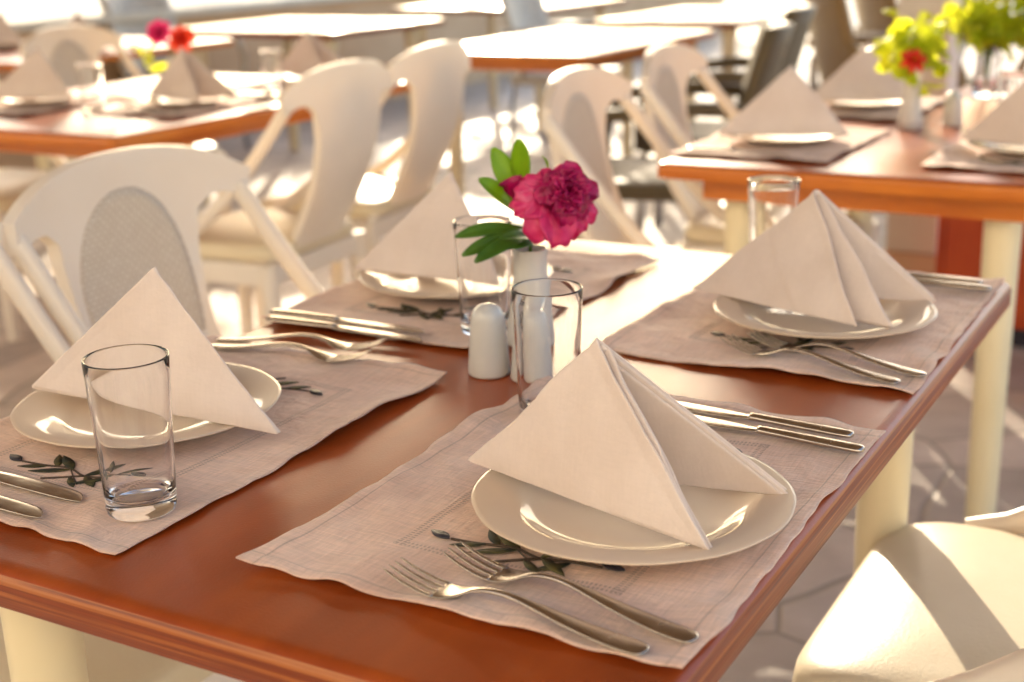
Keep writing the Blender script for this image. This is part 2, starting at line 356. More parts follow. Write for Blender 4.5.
M_leg = mat('cream_leg_paint', (.78, .68, .46), .35); vary(M_leg, [(.3, (.75, .65, .43)), (.7, (.80, .71, .50))], 5)
T1 = make_table('near reddish brown dining table with layered wood edge, laid for four', -1.052, -.282, .612, 1.804, M_top, M_edge, M_leg, apron=(.09, .09, .04), ix=.118, iy=.145)
T3 = make_table('orange wooden table laid with napkins in the right background', -1.085, -.315, 2.48, 3.70, M_top, M_orange, M_leg, apron=(.085, .085, .05))
T2 = make_table('orange-edged laid table in the left background behind the chairs', -3.40, -2.43, 2.36, 3.66, M_top, M_orange, M_leg, apron=(.085, .085, .04))
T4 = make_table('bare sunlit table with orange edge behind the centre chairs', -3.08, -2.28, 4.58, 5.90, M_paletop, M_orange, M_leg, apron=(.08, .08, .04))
T5 = make_table('dark reddish bare table in front of the beige parapet', -5.15, -4.05, 5.40, 6.45, M_top, M_edge, M_leg)
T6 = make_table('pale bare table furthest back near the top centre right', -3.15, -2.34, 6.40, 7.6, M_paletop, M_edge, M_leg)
T8 = make_table('laid table at the far left behind the white chair backs', -5.35, -4.30, 3.75, 5.0, M_top, M_orange, M_leg)
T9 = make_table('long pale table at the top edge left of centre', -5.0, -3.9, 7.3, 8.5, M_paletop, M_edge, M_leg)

# ------------------------------------------------------------------ cream resin chairs (faces +X)
def back_x(y, z):
    k = (z - .45)
    return -.195 - .26 * k - .05 * sin(min(max(k / .45, 0), 1) * pi) + .75 * y * y - .02
def make_chair(label, group):
    t = thing('resin_chair', label, 'chair', (0, 0, 0), 0, group)
    # seat pad: domed, rolled front
    bm = bmesh.new(); n = 40
    def sq(a, hx, hy, p=5.0):
        c, s = cos(a), sin(a); d = (abs(c) ** p + abs(s) ** p) ** (-1 / p); return c * d * hx, s * d * hy
    rings = []
    for f, z in ((.95, .415), (.99, .417), (1.003, .423), (.998, .429), (1.0, .436), (.992, .446), (.97, .4535), (.92, .4585), (.8, .4625), (.5, .467), (.25, .468)):
        ring = []
        for k in range(n * 2):
            x, y = sq(2 * pi * k / (2 * n), .215, .225, 7.5)
            fx = x * f; zz = z
            if fx > .10: zz -= (fx - .10) ** 2 * 1.5
            ring.append(bm.verts.new((fx, y * f * (1 - .06 * (fx < 0) * abs(fx) / .2), zz)))
        rings.append(ring)
    for A, B in zip(rings, rings[1:]):
        for k in range(2 * n): bm.faces.new((A[k], A[(k + 1) % (2 * n)], B[(k + 1) % (2 * n)], B[k]))
    bm.faces.new(rings[-1]); bm.faces.new(list(reversed(rings[0]))); obj('seat', bm, M_pad, t, sharp=60)
    bm = bmesh.new()
    for sy in (-1, 1): box(bm, -.19, .185, sy * .213 - .014, sy * .213 + .014, .355, .413, .008)
    for sx, xx in ((-1, -.195), (1, .19)): box(bm, xx - .014, xx + .014, -.198, .198, .352, .410, .008)
    obj('seat_frame', bm, M_plastic, t, False)
    for sx in (-1, 1):
        for sy in (-1, 1):
            bm = bmesh.new(); x0 = .19 if sx > 0 else -.195
            sweep(bm, [(x0, sy * .208, .412), (x0 + sx * .005, sy * .209, .3), (x0 + sx * .012 * (1 if sx > 0 else 3), sy * .212, .12), (x0 + sx * .016 * (1 if sx > 0 else 4), sy * .214, 0)], [.026, .024, .020, .016], 12, upv=(1, 0, 0)); obj('leg', bm, M_plastic, t, sharp=50)
    # crest rail and splat in one moulding
    def bottom(s):      # s in 0..1 from rail end to the centre of the seat edge
        P = [(.240, .792), (.20, .806), (.172, .806), (.148, .785), (.138, .72), (.128, .62), (.118, .52), (.110, .44), (.065, .44), (0, .44)]
        T = [0, .12, .22, .30, .38, .52, .64, .76, .88, 1]
        for i in range(len(T) - 1):
            if s <= T[i + 1] + 1e-9:
                f = (s - T[i]) / (T[i + 1] - T[i]); return (P[i][0] + (P[i + 1][0] - P[i][0]) * f, P[i][1] + (P[i + 1][1] - P[i][1]) * f)
    def topc(s):
        P = [(.246, .838), (.212, .858), (.184, .870), (.164, .877), (.150, .882), (.134, .886), (.116, .889), (.098, .892), (.05, .896), (0, .897)]
        T = [0, .12, .22, .30, .38, .52, .64, .76, .88, 1]
        for i in range(len(T) - 1):
            if s <= T[i + 1] + 1e-9:
                f = (s - T[i]) / (T[i + 1] - T[i]); return (P[i][0] + (P[i + 1][0] - P[i][0]) * f, P[i][1] + (P[i + 1][1] - P[i][1]) * f)
    def fn(u, v):
        s = 1 - abs(2 * u - 1); sg = -1 if u < .5 else 1
        a = bottom(s); b = topc(s); y = (a[0] + (b[0] - a[0]) * v) * sg; z = a[1] + (b[1] - a[1]) * v
        return (back_x(y, z), y, z)
    bm = bmesh.new(); grid(bm, 80, 20, fn); o = obj('backrest', bm, M_plastic, t); solid(o, .020)
    bv = o.modifiers.new('bevel', 'BEVEL'); bv.width = .006; bv.segments = 3; bv.limit_method = 'ANGLE'; bv.angle_limit = radians(50)
    # cane-look oval let into the splat
    bm = bmesh.new(); nu, nv = 10, 48; cen = bm.verts.new((back_x(0, .665) + .0106, 0, .665)); prev = None
    for i in range(1, nu + 1):
        ring = []
        for k in range(nv):
            a = 2 * pi * k / nv; f = i / nu; y = .114 * f * cos(a) * (1 + .10 * sin(a)); z = .665 + .178 * f * sin(a)
            ring.append(bm.verts.new((back_x(y, z) + .0106, y, z)))
        for k in range(nv):
            if prev is None: bm.faces.new((cen, ring[k], ring[(k + 1) % nv]))
            else: bm.faces.new((prev[k], prev[(k + 1) % nv], ring[(k + 1) % nv], ring[k]))
        prev = ring
    o = obj('cane_panel', bm, M_cane, t); solid(o, .0008)
    for sy in (-1, 1):          # swept side stiles from the rail ends down to the seat sides
        bm = bmesh.new(); P = []
        for k in range(9):
            f = 1 - k / 8; z = .440 + .37 * f ** 1.45
            xe = back_x(.225, .805); x = .11 + (xe - .11) * f
            P.append((x, sy * (.232 - .004 * f), z))
        sweep(bm, P, [.0165] * 9, 12, .72, upv=(0, 1, 0)); obj('stile', bm, M_plastic, t, sharp=50)
    return t
GC = 'cream resin chairs round the tables'
chairA = make_chair('cream cane-look chair drawn up behind the left napkin, its whole crest rail showing', GC)
chairA.location = (-1.185, 1.475, 0)
def chair(x, y, deg, label): return dup(chairA, (x, y, 0), radians(deg), label, GC)
chair(-1.20, .985, 0, 'cream chair cut off by the left frame edge beside the near left napkin')
chair(-.185, 1.46, 180, 'cream chair at bottom right with sun and shadow bands on its shiny seat')
chair(-2.385, 2.78, 184, 'cream chair at the left background table, nearer the camera, with sunlit front rim')
chair(-2.47, 3.34, 184, 'cream chair left of the peony leaves, its seat in a bright patch of sun')
chair(-1.08, 2.80, 4, 'cream chair behind the peony, left one of the pair at the right background table')
chair(-1.14, 3.44, 4, 'cream chair beyond the clear glass, right one of the pair at the orange table')
chair(-3.62, 3.02, 0, 'white chair back standing behind the tan napkin at the far left')
chair(-3.72, 3.75, 0, 'white chair back standing right behind the small pink and red flowers')

# ------------------------------------------------------------------ placemats
def placemat(label, cx, cy, rz, HX, seed, z=.7512, simple=False):
    t = thing('placemat', label, 'placemat', (cx, cy, z), rz, 'linen placemats')
    rr = random.Random(seed); ph = rr.random() * 50
    nu, nv = (90, 120) if not simple else (24, 32); HY = .2375
    def hgt(x, y):
        e = max(abs(x) / HX, abs(y) / HY)
        zz = .4 + noise.noise(Vector((x * 11 + ph, y * 11, 0))) * .8 + noise.noise(Vector((x * 24 + ph, y * 20 + x * 14, 4))) * .55
        amp = .0080 * min(1, max(0, (math.hypot(x, y * .95) - .09) / .09)) * (.45 + .6 * e ** 5)
        h = max(0, zz) * amp
        h += .0012 * max(0, noise.noise(Vector((x * 60 + ph, y * 60, 2)))) * e ** 8
        if abs(x) > HX - .013 or abs(y) > HY - .013: h += .0011
        return h
    def fn(u, v):
        x = (2 * u - 1) * HX; y = (2 * v - 1) * HY
        wob = .0042 * noise.noise(Vector((x * 7 + ph, y * 9, 3))) + .0035 * noise.noise(Vector((x * 28 + ph, y * 28, 9)))
        px = x * (1 + wob / HX * abs(x) / HX) + .004 * noise.noise(Vector((y * 10, ph, 1))) * (abs(x) / HX) ** 3
        py = y * (1 + wob / HY * abs(y) / HY) + .006 * noise.noise(Vector((x * 10, ph, 7))) * (abs(y) / HY) ** 3
        return (px, py, hgt(x, y))
    bm = bmesh.new(); grid(bm, nu, nv, fn); o = obj('cloth', bm, M_linen, t); solid(o, .0012, 1)
    # embroidered olive sprigs at both ends
    def drape(p): return Vector((p.x, p.y, hgt(p.x, p.y) + p.z))
    def leafshape(bm, x, y, ang, ln, wd, z0):
        n = 10; top = []; bot = []
        for k in range(n + 1):
            f = k / n; w_ = wd * (sin(pi * min(1, f * 1.02)) ** .8) * (1 - .25 * f) + 1e-5
            c = Vector((x + cos(ang) * ln * f, y + sin(ang) * ln * f, z0)); s = Vector((-sin(ang), cos(ang), 0))
            top.append(bm.verts.new(drape(c + s * w_))); bot.append(bm.verts.new(drape(c - s * w_)))
        for k in range(n): bm.faces.new((top[k], top[k + 1], bot[k + 1], bot[k]))
    for sy in (-1,) if simple else (-1, 1):
        oy = sy * .130; z0 = .0016; K = .95
        def W(x, y): return (x * sy * K, oy + y * K * sy * -1)
        stems = bmesh.new(); leaves = bmesh.new()
        path = [(-.070, .004), (-.045, .003), (-.02, -.004), (.005, .004), (.035, .0), (.062, -.002)]
        sweep(stems, [drape(Vector((*W(*p), z0))) for p in cat(path, 4)], .0011, 5)
        sweep(stems, [drape(Vector((*W(*p), z0))) for p in ((-.02, -.004), (-.004, -.015), (.012, -.026))], .0011, 5)
        sweep(stems, [drape(Vector((*W(*p), z0))) for p in ((-.03, -.022), (-.01, -.008), (.008, .006))], .0007, 5)
        for (x, y, a, ln, wd) in ((-.05, .004, 2.2, .032, .0042), (-.035, .003, .9, .030, .0040), (-.02, -.004, 1.9, .034, .0042), (0, .002, .55, .036, .0045), (-.022, -.004, 3.7, .030, .0042),
                                  (.002, .0, -.5, .034, .0040), (.02, .002, .8, .028, .0038), (.03, .0, -.45, .026, .0036), (-.045, 0, -.9, .028, .0038), (-.01, -.012, -2.5, .026, .0032)):
            q = W(x, y); aa = math.atan2(-sy * sin(a), sy * cos(a)); leafshape(leaves, q[0], q[1], aa, ln * K * 1.15, wd * K * 1.3, z0 + .0004 + .0003 * (abs(a) * 7 % 1))
        for (x, y, a) in ((-.088, .006, .15), (.062, -.004, .3)):
            fr = bmesh.new(); q = W(x, y); aa = math.atan2(-sy * sin(a), sy * cos(a)); leafshape(fr, q[0], q[1], aa, .023 * K, .0058 * K, z0 + .0008)
            o = obj('embroidered_olive', fr, M_emb_dark, t); solid(o, .001, 1)
        obj('embroidered_stem', stems, M_emb_stem, t); o = obj('embroidered_leaves', leaves, M_emb_leaf, t); solid(o, .0006, 1)
    return t
placemat('pinkish linen placemat nearest the camera, under the front right plate', -.460, .937, 0, .1755, 11)
placemat('linen placemat under the near left plate and drinking glass', -.8915, .905, pi, .1600, 23)
placemat('linen placemat at the far right corner of the near table', -.462, 1.528, 0, .1740, 37)
placemat('linen placemat behind the salt shaker, its corner right of the peony', -.8975, 1.470, pi, .1600, 41)

# ------------------------------------------------------------------ plates
def plate_mesh():
    bm = bmesh.new(); Rr = .126
    P = [(0, .0035), (.045, .0035), (.072, .0040), (.080, .0058), (.087, .0098), (.098, .0135), (.112, .0162), (.1235, .0180), (.1255, .0188), (.126, .0196), (.1250, .0205), (.122, .0206), (.111, .0192), (.097, .0166),
         (.088, .0135), (.082, .0100), (.074, .0078), (.06, .0070), (.03, .0068), (0, .0068)]
    lathe(bm, P, 144, wob=lambda t, r: 1 + (.006 * (abs(sin(t * 6)) - .6)) * (max(0, r - .09) / .036) ** 1.3)
    me = bpy.data.meshes.new('plate'); bmesh.ops.recalc_face_normals(bm, faces=bm.faces); bm.to_mesh(me); bm.free()
    me.materials.append(M_plate)
    for p in me.polygons: p.use_smooth = True
    return me
PM = plate_mesh()
def plate(x, y, z, label, rz=0):
    o = bpy.data.objects.new('dinner_plate', PM); COL.objects.link(o); o.location = (x, y, z); o.rotation_euler = (0, 0, rz)
    return tag(o, label, 'plate', 'dinner plates')
plate(-.412, .903, .7535, 'cream porcelain plate in front under the largest napkin', .2)
plate(-.922, .905, .7535, 'cream porcelain plate at near left behind the clear glass', .5)
plate(-.440, 1.493, .7535, 'cream porcelain plate at the far right of the near table', .9)
plate(-.918, 1.462, .7535, 'cream porcelain plate behind the peony vase, far left setting', .3)

# ------------------------------------------------------------------ napkins folded as open pyramids
def napkin(label, B, A, F1, F2, F1b=None, seed=0, n=26, crease=None, rnd=.03):
    B, A, F1, F2 = map(Vector, (B, A, F1, F2)); F1b = Vector(F1b) if F1b else F1
    base = Vector(((B.x + F1.x + F2.x) / 3, (B.y + F1.y + F2.y) / 3, min(B.z, F1.z)))
    rr = random.Random(seed); ph = rr.random() * 40
    o_all = bmesh.new()
    def sheet(A, F1, F2, inset, tmax, tag_):
        ridge_ = (A - B)
        cen = (F1 + F2) / 2
        def fn(u, v):
            s = 2 * u - 1; t = v * tmax
            t = max(t, .004)
            Rp = B + ridge_ * t
            G = B + ((F1 if s < 0 else F2) - B) * t
            a = abs(s); r0 = rnd / max(t, .12)
            r0 = min(r0, .3)
            aa = (math.sqrt(a * a + r0 * r0) - r0) / (math.sqrt(1 + r0 * r0) - r0)
            P = Rp.lerp(G, aa)
            out = (Rp.lerp(G, .5) - (B.lerp(cen, t))); out.z *= .3
            if out.length > 1e-6: out.normalize()
            bul = sin(pi * min(aa, 1)) * sin(pi * min(1, t)) * .006 + .0050 * noise.noise(P * 13 + Vector((ph, tag_, 0))) + .0014 * noise.noise(P * 42 + Vector((ph, tag_, 3)))
            ins = inset * t * (2.6 * (1 - aa * .85) if s < 0 else .35)
            P = P + out * (bul - ins)
            if crease and s < 0:
                d = t - crease - .03 * aa
                P = P + out * .0022 * (1 / (1 + math.exp(-d * 300)))
            if tag_ == 0: P = P - out * .0016 * math.exp(-((t - .925) / .012) ** 2)
            P.z -= inset * .9 * t
            # turn the opening hem slightly outward
            P = P + out * .0018 * max(0, (t / tmax - .965) / .035) * (1 if tag_ == 0 else -.4)
            return P - base
        grid(o_all, n * 2, n, fn)
    sheet(A, F1, F2, 0, 1.0, 0)
    sheet(A + Vector((.001, 0, -.0015)), F1b, F2.lerp(F1b, .01), .0020, 1.0, 1)
    sheet(A + Vector((-.002, 0, -.003)), F1b.lerp(F2, .02), F2.lerp(F1b, .02), .0042, .995, 2)
    o = obj('napkin', o_all, M_napkin); o.location = base
    solid(o, .0022, 0)
    ss = o.modifiers.new('sub', 'SUBSURF'); ss.levels = 1; ss.render_levels = 1
    return tag(o, label, 'napkin', 'folded cloth napkins')
T = .75
napkin('large pale napkin folded as an open tent on the front right plate', (-.553, .891, T + .030), (-.430, .882, T + .153), (-.319, .834, T + .0235), (-.302, .957, T + .0245), seed=1, n=44)
napkin('pale napkin tent on the far right plate with a split front wing', (-.606, 1.506, T + .024), (-.470, 1.556, T + .146), (-.378, 1.424, T + .024), (-.331, 1.575, T + .0245), (-.345, 1.442, T + .024), seed=5, n=44, crease=.62)
napkin('pale napkin on the near left plate, right tip drooping over the rim', (-.752, .889, T + .022), (-.885, .891, T + .1615), (-1.020, .850, T + .040), (-1.01, .99, T + .040), seed=9, n=44, rnd=.055)
napkin('pale napkin standing directly left of the peony leaves', (-.822, 1.420, T + .026), (-.936, 1.483, T + .150), (-1.045, 1.412, T + .028), (-1.03, 1.54, T + .026), seed=13, n=36, rnd=.045)

# ------------------------------------------------------------------ cutlery
def ribbon(bm, secs, n=10):
    """secs: (s, y, halfwidth, z, halfthick) along +X"""
    rings = []
    for s, y, hw, z, ht in secs:
        rings.append([bm.verts.new((s, y + hw * cos(2 * pi * k / n), z + ht * sin(2 * pi * k / n))) for k in range(n)])
    for A, B in zip(rings, rings[1:]):
        for k in range(n): bm.faces.new((A[k], A[(k + 1) % n], B[(k + 1) % n], B[k]))
    bm.faces.new(rings[0]); bm.faces.new(rings[-1])
def interp(P, n):
    out = []
    for i in range(len(P) - 1):
        for k in range(n):
            f = k / n; f = f
            out.append(tuple(P[i][j] + (P[i + 1][j] - P[i][j]) * f for j in range(len(P[0]))))
    out.append(P[-1]); return out
def fork_mesh():
    bm = bmesh.new()
    # handle end at s=0, tines at s=.205
    secs = [(0, 0, .001, .0022, .0008), (.002, 0, .0062, .0022, .0013), (.008, 0, .0092, .0024, .0014), (.03, 0, .0090, .0034, .0015), (.06, 0, .0070, .0068, .0016), (.085, 0, .0046, .0108, .0018), (.105, 0, .0032, .0132, .0019),
            (.122, 0, .0031, .0125, .0018), (.134, 0, .0044, .0098, .0015), (.142, 0, .0084, .0068, .0012), (.150, 0, .0112, .0042, .0010), (.158, 0, .0121, .0027, .0009), (.164, 0, .0122, .0024, .0008)]
    ribbon(bm, cat(secs, 4), 14)
    for y in (-.0105, -.0035, .0035, .0105):
        ribbon(bm, cat([(.162, y, .0022, .0024, .0010), (.172, y * 1.0, .0021, .0030, .0010), (.188, y * .99, .0018, .0062, .0010), (.200, y * .97, .0013, .0104, .0008), (.205, y * .96, .0004, .0124, .0004)], 3), 8)
    me = bpy.data.meshes.new('fork'); bmesh.ops.recalc_face_normals(bm, faces=bm.faces); bm.to_mesh(me); bm.free(); me.materials.append(M_steel)
    for p in me.polygons: p.use_smooth = True
    return me
def knife_mesh():
    bm = bmesh.new()
    ribbon(bm, cat([(0, 0, .001, .004, .001), (.002, 0, .0060, .004, .0026), (.01, 0, .0085, .0042, .0032), (.04, 0, .0082, .0044, .0034), (.08, 0, .0066, .0046, .0034), (.098, 0, .0056, .0046, .0034)], 4), 14)
    ribbon(bm, cat([(.096, 0, .0050, .0044, .0030), (.102, .0004, .0070, .0040, .0012), (.13, .0006, .0098, .0036, .0008), (.17, .0006, .0102, .0034, .0007), (.20, .0, .0090, .0032, .0006), (.212, -.0018, .0060, .0031, .0005), (.219, -.0045, .0010, .0030, .0003)], 4), 10)
    me = bpy.data.meshes.new('knife'); bmesh.ops.recalc_face_normals(bm, faces=bm.faces); bm.to_mesh(me); bm.free(); me.materials.append(M_steel)
    for p in me.polygons: p.use_smooth = True
    return me
FM, KM = fork_mesh(), knife_mesh()
def cutlery(me, name, a, b, label, z=.7568, tilt=0):
    """a = handle end, b = tip (world xy)"""
    o = bpy.data.objects.new(name, me); COL.objects.link(o); o.location = (a[0], a[1], z)
    o.rotation_euler = (radians(tilt), 0, math.atan2(b[1] - a[1], b[0] - a[0])); return tag(o, label, name.split('_')[-1], 'steel ' + ('forks' if 'fork' in name else 'knives'))
cutlery(FM, 'table_fork', (-.312, .707), (-.508, .722), 'fork nearest the camera on the front placemat')
cutlery(FM, 'table_fork', (-.290, .735), (-.502, .766), 'second fork of the front setting, nearer its plate, tines by the embroidery')
cutlery(FM, 'table_fork', (-.304, 1.302), (-.535, 1.356), 'fork of the far right setting nearer the camera, tines at the left')
cutlery(FM, 'table_fork', (-.286, 1.335), (-.508, 1.385), 'fork lying nearest to the far right plate')
cutlery(FM, 'table_fork', (-1.035, 1.130), (-.877, 1.168), 'fork behind the near left napkin, further from its plate')
cutlery(FM, 'table_fork', (-1.030, 1.105), (-.880, 1.125), 'fork behind the near left napkin, nearer the plate')
cutlery(KM, 'table_knife', (-.302, 1.134), (-.52, 1.146), 'knife at the right of the front plate, further from the plate')
cutlery(KM, 'table_knife', (-.284, 1.103), (-.50, 1.118), 'knife beside the front plate, nearer to its napkin')
cutlery(KM, 'table_knife', (-1.04, .728), (-.826, .724), 'knife at the left frame edge nearer the plate')
cutlery(KM, 'table_knife', (-1.045, .690), (-.830, .686), 'knife at the left frame edge nearest the camera')
cutlery(KM, 'table_knife', (-1.050, 1.246), (-.832, 1.254), 'far left setting knife lying further from the camera')
cutlery(KM, 'table_knife', (-1.034, 1.220), (-.815, 1.226), 'far left setting knife lying nearer the camera')
cutlery(KM, 'table_knife', (-.308, 1.726), (-.525, 1.722), 'knife at the far right table corner, further back')
cutlery(KM, 'table_knife', (-.292, 1.700), (-.51, 1.694), 'knife at the far right table corner, nearer the plate')

# ------------------------------------------------------------------ tumblers
def tumbler_mesh(h=.13, rt_=.0335, rb=.0278):
    bm = bmesh.new(); rw = lambda z: rb + (rt_ - rb) * (z / h)
    P = [(0, .0016), (rb * .78, .0010), (rb * .93, 0), (rb * .99, .0015), (rw(.006) + .0002, .006)] + [(rw(h * k / 10), h * k / 10) for k in range(1, 10)] + [(rt_, h - .0012), (rt_ - .0003, h - .0002), (rt_ - .0011, h), (rt_ - .0019, h - .0004), (rt_ - .0021, h - .002)]
    P += [(rw(h * k / 10) - .0021, h * k / 10) for k in range(9, 1, -1)] + [(rw(.016) - .0027, .0175), (rw(.014) - .006, .0135), (rb * .5, .0115), (0, .0112)]
    lathe(bm, P, 72)
    me = bpy.data.meshes.new('tumbler'); bmesh.ops.recalc_face_normals(bm, faces=bm.faces); bm.to_mesh(me); bm.free(); me.materials.append(M_glass)
    for p in me.polygons: p.use_smooth = True
    return me
GM = tumbler_mesh()
def tumbler(x, y, z, label):
    o = bpy.data.objects.new('drinking_glass', GM); COL.objects.link(o); o.location = (x, y, z); return tag(o, label, 'glass', 'clear tumblers')
tumbler(-.772, .738, .7552, 'empty clear glass at the left in front of the near left napkin')
tumbler(-.579, 1.079, .7505, 'empty clear glass in the middle, right beside the shakers')
tumbler(-.780, 1.302, .7545, 'clear glass half hidden behind the salt shaker and green leaves')
tumbler(-.570, 1.690, .7505, 'clear glass standing behind the far right napkin')

# ------------------------------------------------------------------ shakers
def shaker(x, y, label):
    t = thing('shaker', label, 'shaker', (x, y, .7502), 0, 'white shakers')
    bm = bmesh.new(); lathe(bm, [(0, .0), (.0205, 0), (.0222, .0015), (.0225, .004), (.0205, .03), (.0186, .052), (.0178, .060), (.0165, .066), (.0135, .0715), (.009, .0750), (.0045, .0765), (0, .0770)], 40); obj('body', bm, M_white, t, sharp=70)
    bm = bmesh.new()
    for k in range(3):
        a = k * 2.094 + .4; lathe(bm, [(0, .0764), (.0009, .0764), (.0009, .0768), (0, .0768)], 8, cx=.0035 * cos(a), cy=.0035 * sin(a))
    obj('pour_holes', bm, M_emb_dark, t, False)
    return t
shaker(-.7015, 1.176, 'white porcelain shaker with rounded top, the one standing clear of the glass')
shaker(-.652, 1.180, 'white porcelain shaker seen mostly through the middle glass')

# ------------------------------------------------------------------ bud vase and peony
bm = bmesh.new(); lathe(bm, [(0, 0), (.026, 0), (.0285, .002), (.0290, .006), (.0275, .02), (.0225, .05), (.0190, .08), (.0185, .100), (.0195, .110), (.0180, .1105), (.0168, .100), (.0165, .06), (0, .055)], 48)
vz = obj('bud_vase', bm, M_white, sharp=60); vz.location = (-.7125, 1.290, .7502); tag(vz, 'small white vase holding the magenta peony, behind the shakers', 'vase')
def petal(bm, C, ax, az, pol, ln, wd, Rc, cup=.35, frill=.1, rr=R, n=7):
    """petal rooted near C; ax = flower axis; az = azimuth; pol = angle its middle leans away from the axis"""
    ax = ax.normalized(); e1 = ax.cross(Vector((0, 0, 1))).normalized(); e2 = e1.cross(ax).normalized()
    rad = e1 * cos(az) + e2 * sin(az); tan = ax.cross(rad).normalized(); ph = rr.random() * 30
    def fn(u, v):
        s = (u - .5) * 2; L_ = v
        th = pol * (L_ ** .7) ; d = (ax * cos(th) + rad * sin(th))
        w_ = wd * (.25 + .75 * sin(min(1, L_ * 1.15) * pi / 1.7) ** .9) * (1 - .35 * max(0, L_ - .8) / .2 * abs(s))
        base = C + rad * Rc * .4 + d * ln * L_
        nrm = (rad * cos(th) - ax * sin(th)).normalized()
        P = base + tan * s * w_ - nrm * (s * s) * w_ * cup
        fr = frill * ln * (L_ ** 2) * noise.noise(Vector((s * 2.2 + ph, L_ * 2.5, ph)))
        P = P + nrm * fr + d * (-.10 * ln * abs(s) ** 3 * L_)
        return P
    grid(bm, n, n, fn)
pe = thing('peony_flower', 'single full magenta peony with green leaves in the white vase', 'flower', (-.7125, 1.290, .80))
off = -Vector(pe.location)
C = Vector((-.658, 1.280, .930)) + off
axis = Vector((.58, -.62, .38)).normalized()
rr = random.Random(3)
bm = bmesh.new()
C0 = C - axis * .018
for (npet, pol, ln, wd, cup) in ((3, .14, .031, .007, .8), (4, .30, .032, .009, .75), (5, .48, .0325, .011, .7), (6, .66, .033, .0125, .6), (7, .86, .0335, .0135, .5), (7, 1.06, .034, .0145, .45), (6, 1.25, .035, .016, .4)):
    for k in range(npet):
        petal(bm, C0, axis, 2 * pi * (k + rr.random() * .45) / npet + pol * 3, pol * (1 + rr.uniform(-.12, .14)), ln * .93 * rr.uniform(.9, 1.1), wd * rr.uniform(.8, 1.2), .004, cup, .42, rr, 9)
o = obj('inner_petals', bm, M_petal, pe); solid(o, .0005)
bm = bmesh.new()
C1 = C - axis * .026 + Vector((-.012, -.002, -.004))
e1 = axis.cross(Vector((0, 0, 1))).normalized(); e2 = e1.cross(axis).normalized()
# spreading outer petals: mostly below and to the left (seen from the camera side)
LFT = Vector((-.8713, -.4901, .0249)); UPV = Vector((-.12, .26, .957))
for dl, du, pol, ln, wd in ((1, .10, 1.25, .052, .018), (1, -.35, 1.35, .056, .020), (.55, -.9, 1.35, .060, .024), (0, -1, 1.3, .064, .024), (-.55, -.85, 1.3, .056, .022), (-1, -.45, 1.25, .056, .018), (1, .55, 1.2, .046, .013), (.4, 1, 1.2, .038, .014), (-.4, 1, 1.2, .044, .016), (-1, .2, 1.2, .046, .018)):
    v = LFT * dl + UPV * du; az = math.atan2(v.dot(e2), v.dot(e1))
    petal(bm, C1, axis, az, pol, ln * .88, wd * .9, .006, .30, .22, rr, 10)
o = obj('outer_petals', bm, M_petal_pale, pe); solid(o, .0005)
bm = bmesh.new()
def leaf(bm, a, b, wd, bend=.004, fold=.25):
    a, b = Vector(a) + off, Vector(b) + off; d = (b - a); ln = d.length; d.normalize()
    view = Vector((.35, -.6, .72)); s = d.cross(view).normalized(); nrm = s.cross(d).normalized()
    if nrm.z < 0: nrm = -nrm
    def fn(u, v):
        q = (u - .5) * 2; w_ = wd * (sin(pi * min(.985, v * .93 + .045)) ** .75) * (.55 + .6 * v)
        return a + d * ln * v + s * q * w_ + nrm * (abs(q) * w_ * fold + sin(v * pi) * bend)
    grid(bm, 6, 12, fn)
for (a, b, wd, bend) in (((-.7258, 1.2892, .9081), (-.7475, 1.2747, .9720), .0145, .003), ((-.7207, 1.2939, .9132), (-.7135, 1.2728, .9830), .0125, .002), ((-.7268, 1.2861, .9008), (-.7430, 1.2352, .9440), .0135, .003), ((-.7017, 1.3155, .9441), (-.6904, 1.2812, .9653), .003, .002)):
    leaf(bm, a, b, wd, bend)
o = obj('leaf_spray', bm, M_leaf, pe); solid(o, .0004)
bm = bmesh.new()
for (a, b, wd, bend) in (((-.7161, 1.2864, .8837), (-.7715, 1.2295, .8804), .0075, .006), ((-.7121, 1.2857, .8752), (-.7521, 1.2112, .8651), .0080, .008), ((-.7099, 1.2862, .8731), (-.7300, 1.2006, .8621), .0085, .010),
                      ((-.7116, 1.2845, .871), (-.7556, 1.2337, .8665), .0070, .006), ((-.7001, 1.291, .8707), (-.7091, 1.2192, .8868), .0075, .004), ((-.705, 1.288, .868), (-.722, 1.235, .872), .009, .004)):
    leaf(bm, a, b, wd * 1.35, bend)
o = obj('lower_leaves', bm, M_leafd, pe); solid(o, .0004)
bm = bmesh.new()
sweep(bm, [Vector(p) + off for p in ((-.712, 1.29, .815), (-.713, 1.292, .862), (-.705, 1.293, .885), (-.685, 1.292, .905))] + [C - axis * .02], [.0022, .0022, .0022, .0024, .0035], 8)
obj('stem', bm, M_leafd, pe)
bm = bmesh.new()   # a small bud at the upper left
BC = Vector((-.716, 1.272, .918)) + off; bax = Vector((-.25, -.25, 1)).normalized()
for k in range(5): petal(bm, BC, bax, k * 1.256, .5, .026, .011, .003, .6, .2, rr, 6)
BC2 = Vector((-.738, 1.266, .915)) + off
obj('bud_petals', bm, M_petal, pe)

